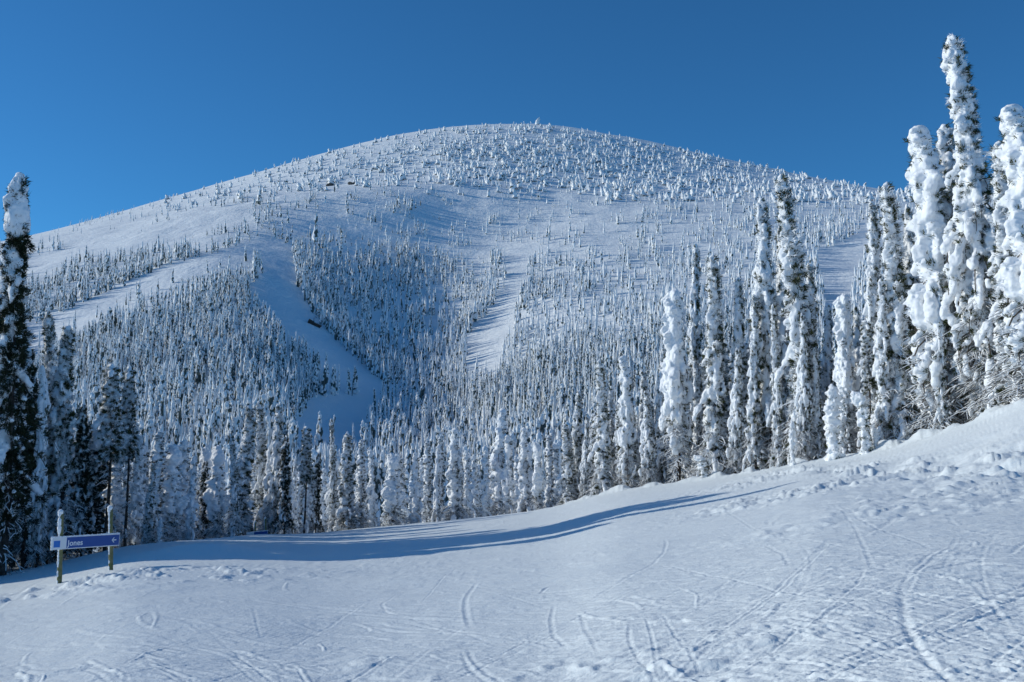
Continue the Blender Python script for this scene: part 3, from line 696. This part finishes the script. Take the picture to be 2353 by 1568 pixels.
for (u, back) in FILL:
    if u > 2000: back *= .7
    t = float(uv2te(u, 1000)[0]); y = float(crest(np.array([t]))[1][0]) + back; x = t * y; z = gz(x, y)
    vt = np.interp(u, EU, EV) + RNG.uniform(0, 90)
    H = float(uv2te(u, vt)[1]) * y - z
    H = min(max(H, 6.5), 15)
    if u < 260: k = RNG.choice(['darkb', 'dark', 'mixed', 'darkb']); g = 'dark firs of the left wood'; lab = place_label(u, 'dark flecked fir') if u > -10 else 'dark fir hidden beyond the left edge of the view'
    elif u < 1290: k = RNG.choice(['droop', 'droopb', 'droopc', 'round', 'droop', 'droopc']); g = 'white firs behind the slope edge'; lab = place_label(u, 'snow draped fir')
    else: k = RNG.choice(['mixed', 'mixedb', 'droopc', 'spire', 'spireb', 'pole']); g = 'firs behind the right hand cluster'; lab = place_label(u, 'frosted fir') if u < 2365 else 'frosted fir hidden beyond the right edge of the view'
    plant(str(k), x, y, H, lab, group=g, name='snowy_fir', wide=RNG.uniform(.75, 1.6) if u < 1330 else RNG.uniform(.75, 1.15))
print('near trees', NTREE, time.time() - T0)

# ------------------------------------------------------------------ the forest on the mountain
def inpoly(u, v, P):
    P = np.array(P, float); r = np.zeros(len(u), bool); j = len(P) - 1
    for i in range(len(P)):
        a, b = P[i], P[j]
        c = ((a[1] > v) != (b[1] > v)) & (u < (b[0] - a[0]) * (v - a[1]) / (b[1] - a[1] + 1e-9) + a[0]); r ^= c; j = i
    return r
RUN = [(596, 545), (672, 560), (672, 575), (679, 649), (703, 699), (738, 748), (773, 786), (827, 832), (887, 886), (936, 880), (925, 905), (870, 915), (852, 950), (838, 985), (820, 1015), (650, 1020),
       (672, 985), (692, 960), (705, 925), (735, 905), (742, 853), (686, 814), (626, 758), (598, 712), (563, 677), (594, 635), (598, 596)]
TRACK = [(600, 545), (560, 560), (492, 586), (373, 616), (299, 650), (225, 684), (130, 726), (60, 750), (60, 812), (134, 768), (176, 758), (267, 706), (316, 678), (404, 650), (440, 626), (500, 610), (600, 600)]
CRUN = [(1140, 560), (1220, 560), (1212, 600), (1198, 680), (1168, 756), (1155, 833), (1140, 850), (1060, 850), (1073, 833), (1085, 756), (1123, 719), (1161, 657), (1168, 600)]
RRUN = [(1874, 583), (1930, 560), (2000, 520), (2100, 500), (2100, 520), (1975, 590), (1953, 640), (1953, 675), (1925, 750), (1895, 760), (1891, 640)]
LOPEN = [(40, 556), (300, 500), (420, 486), (560, 470), (600, 545), (600, 590), (492, 586), (420, 580), (316, 580), (211, 598), (158, 622), (60, 672)]
LOPEN2 = [(60, 600), (200, 560), (420, 500), (560, 470), (600, 540), (520, 520), (330, 560), (170, 600), (60, 650)]
PLAT = [(600, 455), (760, 436), (1000, 425), (1250, 440), (1500, 475), (1760, 560), (1500, 640), (1240, 600), (1120, 640), (1000, 590), (760, 570), (672, 560), (600, 545)]
UP = [(300, 520), (420, 488), (600, 452), (760, 432), (1000, 420), (1250, 432), (1600, 450), (2120, 520), (2400, 540), (2400, 100), (300, 100)]
NCOL = 640
tcol = np.linspace(-0.56, 0.56, NCOL); yl = np.geomspace(112, 1010, 700)
XX = tcol[:, None] * yl[None, :]; YY = np.broadcast_to(yl[None, :], XX.shape)
EE = ground(XX.ravel(), YY.ravel()).reshape(XX.shape) / YY; EC = np.maximum.accumulate(EE, axis=1)
def sample(n, seed):
    r = np.random.default_rng(seed)
    u = r.uniform(-60, 2410, n); v = r.uniform(270, 1250, n)
    t, e = uv2te(u, v); ci = np.clip(((t - tcol[0]) / (tcol[1] - tcol[0])).astype(int), 0, NCOL - 1)
    y = np.full(n, np.nan)
    for c in np.unique(ci):
        m = ci == c; k = np.searchsorted(EC[c], e[m]); ok = (k > 0) & (k < len(yl)); yy = np.full(m.sum(), np.nan); yy[ok] = yl[k[ok]]
        y[m] = yy
    ok = ~np.isnan(y); u, v, t, y = u[ok], v[ok], t[ok], y[ok]
    y = y + r.uniform(-1, 1, len(y)) * y * .006
    return u, v, t * y, y
NS = 66000
u, v, x, y = sample(NS, 5)
dens = np.full(len(u), 1.0)
cl = fbm2(x / 16, y / 26, 3, 77)
dens *= np.where(u < 700, .95, .7) + 0.8 * sstep(-.35, .2, fbm2(x / 30, y / 40, 3, 78))
up = inpoly(u, v, UP); dens[up] = ((.42 + .75 * sstep(700, 1200, u) + 2.4 * np.maximum(cl, 0)) * (1 + .3 * (v < 400)))[up]
left_up = up & (u < 900); dens[left_up] = .75 + 1.5 * np.maximum(cl[left_up], 0)
pl = inpoly(u, v, PLAT) & ~up; dens[pl] = (0.22 + 2.2 * sstep(.02, .4, cl) + .35 * sstep(1250, 1700, u) + .25 * sstep(520, 620, v))[pl]
lo = inpoly(u, v, LOPEN) & ~up; dens[lo] = (0.08 + 1.8 * sstep(.08, .45, cl))[lo]
lo2 = inpoly(u, v, LOPEN2) & ~up; dens[lo2] = .012
mid_left = (u > 180) & (u < 480) & (v > 690) & (v < 790); dens[mid_left] *= .75
ctr = (u > 700) & (u < 1080) & (v > 560) & (v < 640); dens[ctr] *= 1.15
hollow = (u > 850) & (u < 1130) & (v > 700) & (v < 800); dens[hollow] *= .65
low = (u > 250) & (u < 560) & (v > 880) & (v < 1060); dens[low] *= .6
rr = (u > 1180) & (u < 1500) & (v > 600) & (v < 860); dens[rr] *= .75
for P in (RUN, TRACK, CRUN, RRUN): dens[inpoly(u, v, P)] = 0
dens[(y < 190) & (u < 1330)] *= .45
keep = np.random.default_rng(9).uniform(0, 1.9, len(u)) < dens * np.where(v > 900, .66, .82) * np.where(up, 1.15, 1)
u, v, x, y, up, pl, lo = (q[keep] for q in (u, v, x, y, up, pl, lo))
z = ground(x, y)
r9 = np.random.default_rng(21)
H = np.interp(y, [110, 300, 400, 500, 620, 700, 760, 850, 1000], [11.5, 10.5, 8.8, 8.6, 8.2, 7.6, 6.2, 5.3, 4.4]) * r9.uniform(.45, 1.2, len(y))
H *= np.where((pl | lo) & (r9.uniform(0, 1, len(y)) < .6), r9.uniform(.25, .6, len(y)), 1)
ut, vt_ = te2uv(x / y, (z + H) / y)
um, vm = te2uv(x / y, (z + H * .5) / y)
blk = np.zeros(len(x), bool)
uq, vq = te2uv(x / y, (z + H * .75) / y)
for P in (RUN, CRUN, RRUN): blk |= inpoly(ut, vt_ + 6, P) | inpoly(um, vm, P)
tk = inpoly(ut, vt_ + 4, TRACK) | inpoly(um, vm, TRACK) | inpoly(uq, vq, TRACK)
kp = ~(blk & (r9.uniform(0, 1, len(x)) < np.where(inpoly(ut, vt_ + 6, CRUN), .5, .85))) & ~(tk & (r9.uniform(0, 1, len(x)) < .9))
x, y, z, H, up, pl, lo = (q[kp] for q in (x, y, z, H, up, pl, lo))
# islands of trees in the run, the summit ghosts
ex = []
for (uu, vv, hh) in [(735, 906, 11), (742, 912, 12), (762, 908, 10), (769, 910, 11), (776, 908, 11), (801, 908, 10), (809, 911, 11), (816, 908, 9.5), (752, 860, 9), (748, 868, 9),
                     (595, 470, 16), (725, 555, 19), (712, 548, 9), (1148, 600, 9), (1262, 552, 16), (1257, 545, 9), (1192, 505, 10), (610, 496, 9), (617, 510, 10)]:
    h = hit(uu, vv, 150)
    if h: ex.append((h[0], h[1], h[2], hh))
def edge_trees(P, n, hmin, hmax, j=5):
    P = np.array(P, float); tq = r9.uniform(0, len(P) - 1, n)
    for q in tq:
        uu = np.interp(q, np.arange(len(P)), P[:, 0]) + r9.normal(0, j); vv = np.interp(q, np.arange(len(P)), P[:, 1]) + r9.normal(0, j * .6)
        h = hit(uu, vv, 150)
        if h: ex.append((h[0], h[1], h[2], r9.uniform(hmin, hmax)))
edge_trees([(1132, 590), (1152, 657), (1112, 719), (1076, 756), (1062, 850)], 60, 8, 12)
edge_trees([(1226, 640), (1205, 690), (1190, 756), (1178, 840)], 34, 7, 11)
edge_trees([(590, 600), (590, 635), (556, 677), (590, 718), (618, 764), (680, 820), (734, 860)], 90, 7, 10, 4)
edge_trees([(678, 575), (688, 649), (712, 699), (746, 748), (782, 786), (836, 834), (896, 888)], 80, 7, 11, 4)
edge_trees([(1868, 590), (1880, 640), (1885, 700), (1890, 750)], 26, 8, 11, 4)
edge_trees([(560, 552), (490, 578), (373, 608), (299, 642), (225, 676), (130, 718)], 80, 5, 8, 4)
ex = np.array(ex)
x = np.concatenate([x, ex[:, 0]]); y = np.concatenate([y, ex[:, 1]]); z = np.concatenate([z, ex[:, 2]]); H = np.concatenate([H, ex[:, 3]])
uu_, vv_ = te2uv(x / y, z / y)
print('forest', len(x), time.time() - T0)

def lump_tree(seed, n=26, darkness=.3, slim=1.0):
    """unit height fir of snow lumps on a dark core, for 100-300 m"""
    r = np.random.default_rng(seed); G = Geo(); mats = []
    ic0 = ico(0)
    rb = .075 * slim * r.uniform(.8, 1.25); ln = r.uniform(-.05, .05)
    def sp(f): return np.array([ln * f * f, 0, f])
    V, Fq = tube([sp(f) for f in (-.03, .1, .45, .8, .97)], [.008, .012, rb * .55, rb * .35, .006], 5); G.add(V, Fq); mats4 = len(Fq)
    cb = r.uniform(.04, .2)
    for i in range(n):
        f = cb + (1 - cb) * (i + r.uniform()) / n; az = i * 2.4 + r.uniform(-.5, .5); w = rb * (.25 + .9 * (1 - f) ** .7) * r.uniform(.6, 1.2)
        c = sp(f) + np.array([math.cos(az) * w * .8, math.sin(az) * w * .8, -w * .5])
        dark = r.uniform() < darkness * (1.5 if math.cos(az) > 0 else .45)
        rr = rb * r.uniform(.28, .55) * (1.1 - .5 * f)
        vv = ic0[0] * rr * r.uniform(.75, 1.25, (12, 1)) * (1, 1, 1.9) + c; G.add(vv, ic0[1]); mats += [1 if dark else 0] * 20
    for k in range(3):
        vv = ic0[0] * rb * (.18 + .08 * k) * (1, 1, 1.8) + sp(1 - .035 * k); G.add(vv, ic0[1]); mats += [0] * 20
    V = np.concatenate(G.V); F3 = np.concatenate(G.F[3]); F4 = np.concatenate(G.F[4])
    F4t = np.concatenate([F4[:, [0, 1, 2]], F4[:, [0, 2, 3]]])
    return V, np.concatenate([F3, F4t]), np.array(mats + [1] * len(F4t))
def column_tree(seed, darkness=.3, slim=1.0, rings=8, stunt=False, n=5):
    r = np.random.default_rng(seed); ln = r.uniform(-.06, .06) if not stunt else r.uniform(-.35, .35)
    fs = np.linspace(0, 1, rings); rb = (.085 if not stunt else .24) * slim * r.uniform(.8, 1.2); V = []
    for i, f in enumerate(fs):
        w = rb * ((1 - f) ** (.75 if not stunt else .35) * (.9) + .10) * r.uniform(.65, 1.3)
        if i == 0: w *= .55 if not stunt else 1.25
        for j in range(n):
            th = 2 * math.pi * (j + .5 * (i % 2)) / n; q = w * r.uniform(.7, 1.3)
            V.append((ln * f * f + q * math.cos(th), q * math.sin(th), f - .03 + r.uniform(-.02, .02)))
    V.append((ln, 0, 1.02)); V = np.array(V); F = []; mt = []
    for i in range(rings - 1):
        for j in range(n):
            a = i * n + j; b = i * n + (j + 1) % n; c = a + n; d = b + n
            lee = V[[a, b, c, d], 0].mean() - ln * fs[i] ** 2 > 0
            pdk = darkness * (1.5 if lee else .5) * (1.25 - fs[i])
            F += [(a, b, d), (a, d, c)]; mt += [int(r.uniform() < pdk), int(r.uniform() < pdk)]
    for j in range(n): F.append(((rings - 1) * n + j, (rings - 1) * n + (j + 1) % n, rings * n)); mt.append(0)
    return V, np.array(F), np.array(mt)
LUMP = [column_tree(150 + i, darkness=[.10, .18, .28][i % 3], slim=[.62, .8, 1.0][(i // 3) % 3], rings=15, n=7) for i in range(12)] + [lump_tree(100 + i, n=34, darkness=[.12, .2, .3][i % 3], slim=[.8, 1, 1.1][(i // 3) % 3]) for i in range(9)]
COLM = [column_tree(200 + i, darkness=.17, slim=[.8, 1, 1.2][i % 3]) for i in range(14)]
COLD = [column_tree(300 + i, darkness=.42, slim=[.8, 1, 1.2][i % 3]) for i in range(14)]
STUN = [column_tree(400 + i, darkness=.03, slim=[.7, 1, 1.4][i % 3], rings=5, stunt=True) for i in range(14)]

order = np.argsort(y); NI = 80
solo = order[:NI]; rest = order[NI:]
solo_me = []
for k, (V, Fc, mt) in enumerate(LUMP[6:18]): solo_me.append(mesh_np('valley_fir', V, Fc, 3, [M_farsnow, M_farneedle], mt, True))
for k in solo:
    o = link('valley_fir', solo_me[int(r9.integers(12))]); o.location = (x[k], y[k], z[k] - .2)
    o.scale = (H[k] * r9.uniform(.9, 1.25),) * 2 + (H[k],); o.rotation_euler = (0, 0, r9.uniform(-.5, .5))
    if uu_[k] < 760: tag(o, 'slim snow crusted fir on the valley floor behind the left trees', 'tree', 'slim firs on the valley floor, left')
    elif uu_[k] < 1300: tag(o, 'slim snow crusted fir on the valley floor behind the middle row', 'tree', 'slim firs on the valley floor, middle')
    else: tag(o, 'slim snow crusted fir on the valley floor behind the right cluster', 'tree', 'slim firs on the valley floor, right')
allV, allF, allM = [], [], []; off = 0
for k in rest:
    if y[k] < 400: B = LUMP[int(r9.integers(len(LUMP)))]
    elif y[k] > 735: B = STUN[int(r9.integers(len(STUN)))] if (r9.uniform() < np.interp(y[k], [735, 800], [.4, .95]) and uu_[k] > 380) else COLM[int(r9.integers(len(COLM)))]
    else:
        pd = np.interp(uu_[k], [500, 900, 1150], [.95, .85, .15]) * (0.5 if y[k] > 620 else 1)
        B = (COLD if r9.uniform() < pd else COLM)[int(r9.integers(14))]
    a = r9.uniform(-.6, .6); ca, sa = math.cos(a), math.sin(a); V = B[0]; h = H[k]; w_ = h * r9.uniform(.85, 1.25)
    W = np.empty_like(V); W[:, 0] = (V[:, 0] * ca - V[:, 1] * sa) * w_ + x[k]; W[:, 1] = (V[:, 0] * sa + V[:, 1] * ca) * w_ + y[k]; W[:, 2] = V[:, 2] * h + z[k]; W[:, 0] += r9.normal(0, .035) * h * V[:, 2]
    allV.append(W); allF.append(B[1] + off); allM.append(B[2]); off += len(V)
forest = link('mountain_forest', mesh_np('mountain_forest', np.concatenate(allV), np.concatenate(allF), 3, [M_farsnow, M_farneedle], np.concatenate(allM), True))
tag(forest, 'snow crusted forest spread over the mountainside', 'forest', kind='stuff')
print('forest mesh', sum(len(f) for f in allF), time.time() - T0)

# summit ghosts, rocks and the fallen log
def far_thing(name, u_, v_, h_, B, lab, cat, wide=1.0, depth=150):
    hh = None
    while hh is None and v_ < 320: hh = hit(u_, v_, depth); v_ += .5
    if hh is None: return
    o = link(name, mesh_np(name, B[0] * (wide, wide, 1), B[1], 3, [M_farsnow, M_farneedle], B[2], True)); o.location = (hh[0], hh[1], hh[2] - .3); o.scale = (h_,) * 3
    return tag(o, lab, cat)
sB = column_tree(901, 0, .85, 7, True); sC = column_tree(902, 0, .5, 7, True)
far_thing('summit_ghost', 1235, 286.6, 8.5, sB, 'fat snow ghost standing highest on the summit', 'tree', 1.5)
far_thing('summit_ghost', 1221, 287.0, 4.2, sC, 'thin snow ghost just left of the fat summit ghost', 'tree')
far_thing('summit_ghost', 1205, 287.5, 4.8, sC, 'pointed snow ghost left of centre on the summit', 'tree', .8)
far_thing('summit_ghost', 1180, 288.5, 5, sB, 'leftmost leaning snow ghost on the summit line', 'tree', .7)
M_rock = make_mat('rock', (0.10, 0.095, 0.09), 0.95, 0.1, bump=[(1.2, .8, .5)])
for (u_, v_, w_, lab) in [(760, 428, 6.0, 'flat dark rock poking from the snow below the summit cone'), (811, 424, 5.0, 'peaked dark rock poking from the snow right of the flat one')]:
    hh = hit(u_, v_, 150)
    if hh:
        G = Geo(); rg = np.random.default_rng(int(u_))
        for q in range(7): blob(G, np.array([rg.uniform(-1, 1) * w_ * .5, rg.uniform(-.6, .6), rg.uniform(0, .8)]), w_ * rg.uniform(.18, .3), (1, 0, .1), 1.5, rg)
        o = link('rock', G.mesh('rock', [M_rock], False)); o.location = (hh[0], hh[1], hh[2]); tag(o, lab, 'rock')
h1 = hit(709, 742, 150); h2 = hit(736, 758, 150)
if h1 and h2:
    G = Geo(); P0 = np.array(h1); P1 = np.array(h2); P = np.array([P0 + (P1 - P0) * f + (0, 0, .7 + .15 * math.sin(9 * f)) for f in np.linspace(0, 1, 8)]) - P0
    V, Fq = tube(P, np.linspace(1.2, .6, 8), 7); G.add(V, Fq); rg = np.random.default_rng(4)
    for q in range(16):
        f = rg.uniform(); c = P[0] + (P[-1] - P[0]) * f; Q = np.array([c, c + rg.normal(0, .8, 3) + (0, 0, .9)]); V, Fq = tube(Q, [.25, .08], 4); G.add(V, Fq)
    o = link('fallen_tree', G.mesh('fallen_tree', [M_bark], False)); o.location = tuple(P0); tag(o, 'dark fallen tree lying at the right side of the shaded ski run', 'fallen tree')

# ------------------------------------------------------------------ signs
M_blue = make_mat('sign_blue', (0.016, 0.075, 0.30), 0.45, 0.4); M_lblue = make_mat('sign_light_blue', (0.02, 0.16, 0.55), 0.45, 0.4)
M_white = make_mat('sign_white', (0.70, 0.74, 0.78), 0.5, 0.4)
M_post = make_mat('post_wood', (0.13, 0.15, 0.065), 0.85, 0.15, bump=[((40, 40, 4), .6, .01)], vary=(7.0, (0.22, 0.21, 0.12)))
def box(G, c, s):
    c = np.array(c, float); s = np.array(s, float) / 2
    v = np.array([(i, j, k) for i in (-1, 1) for j in (-1, 1) for k in (-1, 1)], float) * s + c
    G.add(v, np.array([(0, 1, 3, 2), (4, 6, 7, 5), (0, 4, 5, 1), (2, 3, 7, 6), (0, 2, 6, 4), (1, 5, 7, 3)]))
def bevel(o, wd=.006):
    m = o.modifiers.new('bevel', 'BEVEL'); m.width = wd; m.segments = 2
def make_sign(pL, pR, hL, hR, Lx0, Lx1, zc0, zc1, ph, label, text, name='trail_sign'):
    """pL, pR: post feet; board runs past both posts; board centre heights zc0 (left end), zc1 (right end)"""
    root = bpy.data.objects.new(name, None); COL.objects.link(root); root.location = pL
    d = np.array(pR) - np.array(pL); ang = math.atan2(d[1], d[0]); root.rotation_euler = (0, 0, ang); W = math.hypot(d[0], d[1])
    rg = np.random.default_rng(3)
    for k, (px_, pz, hh, leanx) in enumerate([(0, 0, hL, -.02), (W, d[2], hR, -.10)]):
        P = [(px_ + leanx * (f * hh / 2.1), .06, pz - .25 + f * (hh + .25)) for f in np.linspace(0, 1, 12)]
        G = Geo(); R = np.array([.075 * (1 + rg.uniform(-.06, .06)) * (1 - .22 * f) for f in np.linspace(0, 1, 12)]); V, Fq = tube(P, R, 10); V += rg.normal(0, .004, V.shape); G.add(V, Fq)
        G.V.append(np.array([P[-1]])); top = G.n; G.n += 1
        G.F[3].append(np.array([(top - 10 + j, top - 10 + (j + 1) % 10, top) for j in range(10)]))
        po = link('post', G.mesh('post', [M_post]), root)
        Sg = Geo()
        for f in np.linspace(.02, 1, 26):                      # rime on the windward side
            if rg.uniform() < .85:
                c = np.array(P[0]) + (np.array(P[-1]) - np.array(P[0])) * f
                big = 1.7 if (k == 0 and .76 < f < .90) else 1
                blob(Sg, c + (-.062, -.005, 0), .030 * rg.uniform(.7, 1.2) * big, (0, 0, 1), 2.2, rg, ICO1)
        blob(Sg, np.array(P[-1]) + (-.03, 0, .01), .075, (0, 0, 1), 1.0, rg, ICO2); blob(Sg, np.array(P[-1]) + (-.06, 0, -.06), .05, (0, 0, 1), 1.3, rg, ICO2)
        link('rime', Sg.mesh('rime', [M_snow]), po)
    cx = (Lx0 + Lx1) / 2; cz = (zc0 + zc1) / 2; Wb = Lx1 - Lx0; tilt = math.atan2(zc1 - zc0, Wb)
    G = Geo(); box(G, (0, 0, 0), (Wb, .035, ph)); bd = link('board', G.mesh('board', [M_white], False), root); bevel(bd)
    bd.location = (cx, -.055, cz); bd.rotation_euler = (0, -tilt, 0)
    sq = ph * 1.15
    G = Geo(); box(G, (sq / 2 + .01, -.0195, 0), (Wb - sq - .06, .006, ph - .05)); link('blue_field', G.mesh('blue_field', [M_blue], False), bd)
    if text:
        G = Geo(); box(G, (-Wb / 2 + .06 + .09, -.0195, -.02), (.20, .006, .19)); link('light_blue_square', G.mesh('light_blue_square', [M_lblue], False), bd)
        cu = bpy.data.curves.new('lettering', 'FONT'); cu.body = text; cu.size = .225; cu.extrude = .003; cu.offset = .004; cu.space_character = 1.02
        tmp = bpy.data.objects.new('tmp', cu); COL.objects.link(tmp)
        me = bpy.data.meshes.new_from_object(tmp.evaluated_get(bpy.context.evaluated_depsgraph_get())); bpy.data.objects.remove(tmp)
        me.materials.clear(); me.materials.append(M_white); tx = link('lettering', me, bd); tx.rotation_euler = (rad(90), 0, 0); tx.location = (-Wb / 2 + sq + .07, -.026, -.085)
        G = Geo(); ax = Wb / 2 - .20
        box(G, (ax, -.0255, 0), (.15, .006, .028))
        for sg in (-1, 1):
            v = np.array([(ax - .085, -.0285, 0), (ax - .02, -.0285, sg * .075), (ax + .01, -.0285, sg * .075), (ax - .045, -.0285, 0), (ax - .085, -.0225, 0), (ax - .02, -.0225, sg * .075), (ax + .01, -.0225, sg * .075), (ax - .045, -.0225, 0)])
            G.add(v + (0, sg * .0004 - .001, 0), np.array([(0, 1, 2, 3), (7, 6, 5, 4), (0, 4, 5, 1), (1, 5, 6, 2), (2, 6, 7, 3), (3, 7, 4, 0)]))
        link('arrow', G.mesh('arrow', [M_white], False), bd)
    Sg = Geo()
    for i in range(int(Wb * 22)):
        blob(Sg, np.array([-Wb / 2 + Wb * (i + .5) / int(Wb * 22), .0, ph / 2 + .004]), .024 * rg.uniform(.6, 1.3), (1, 0, 0), 1.6, rg)
    for i in range(7): blob(Sg, np.array([-Wb / 2 - .008, 0, -ph / 2 + ph * (i + .5) / 7]), .024 * rg.uniform(.8, 1.3), (0, 0, 1), 1.5, rg)
    link('snow_trim', Sg.mesh('snow_trim', [M_snow]), bd)
    return tag(root, label, 'sign')
hL = hit(139, 1343, 10); hR = hit(258, 1315, 10)
def zat(v_, yy): return float(uv2te(150, v_)[1]) * yy
ppm = F / hL[1]
make_sign(hL, (hR[0], hR[1], hR[2]), zat(1178, hL[1]) - hL[2], zat(1168, hR[1]) - hR[2], -28 / ppm, (277 - 139) / ppm * (hR[1] / hL[1]) * 1.0,
          zat(1247, hL[1]) - hL[2], zat(1241, hR[1]) - hL[2], .365, 'blue trail sign reading Jones with an arrow, on two green mossy posts', 'Jones')
yc2 = float(crest(uv2te(np.array([592.]), 1228)[0])[1][0]) + 1.6
xa, xb = float(uv2te(586, 1228)[0]) * yc2, float(uv2te(610, 1228)[0]) * yc2
za = float(uv2te(592, 1228)[1]) * yc2
make_sign((xa, yc2, gz(xa, yc2)), (xb, yc2 + .1, gz(xb, yc2)), zat(1200, yc2) - gz(xa, yc2), zat(1192, yc2) - gz(xb, yc2), -.5, (xb - xa) + .15, zat(1230, yc2) - gz(xa, yc2), zat(1226, yc2) - gz(xa, yc2), .36,
          'small far blue sign half sunk behind the shaded snow edge', '')
print('NTREE', NTREE, 'done', time.time() - T0)
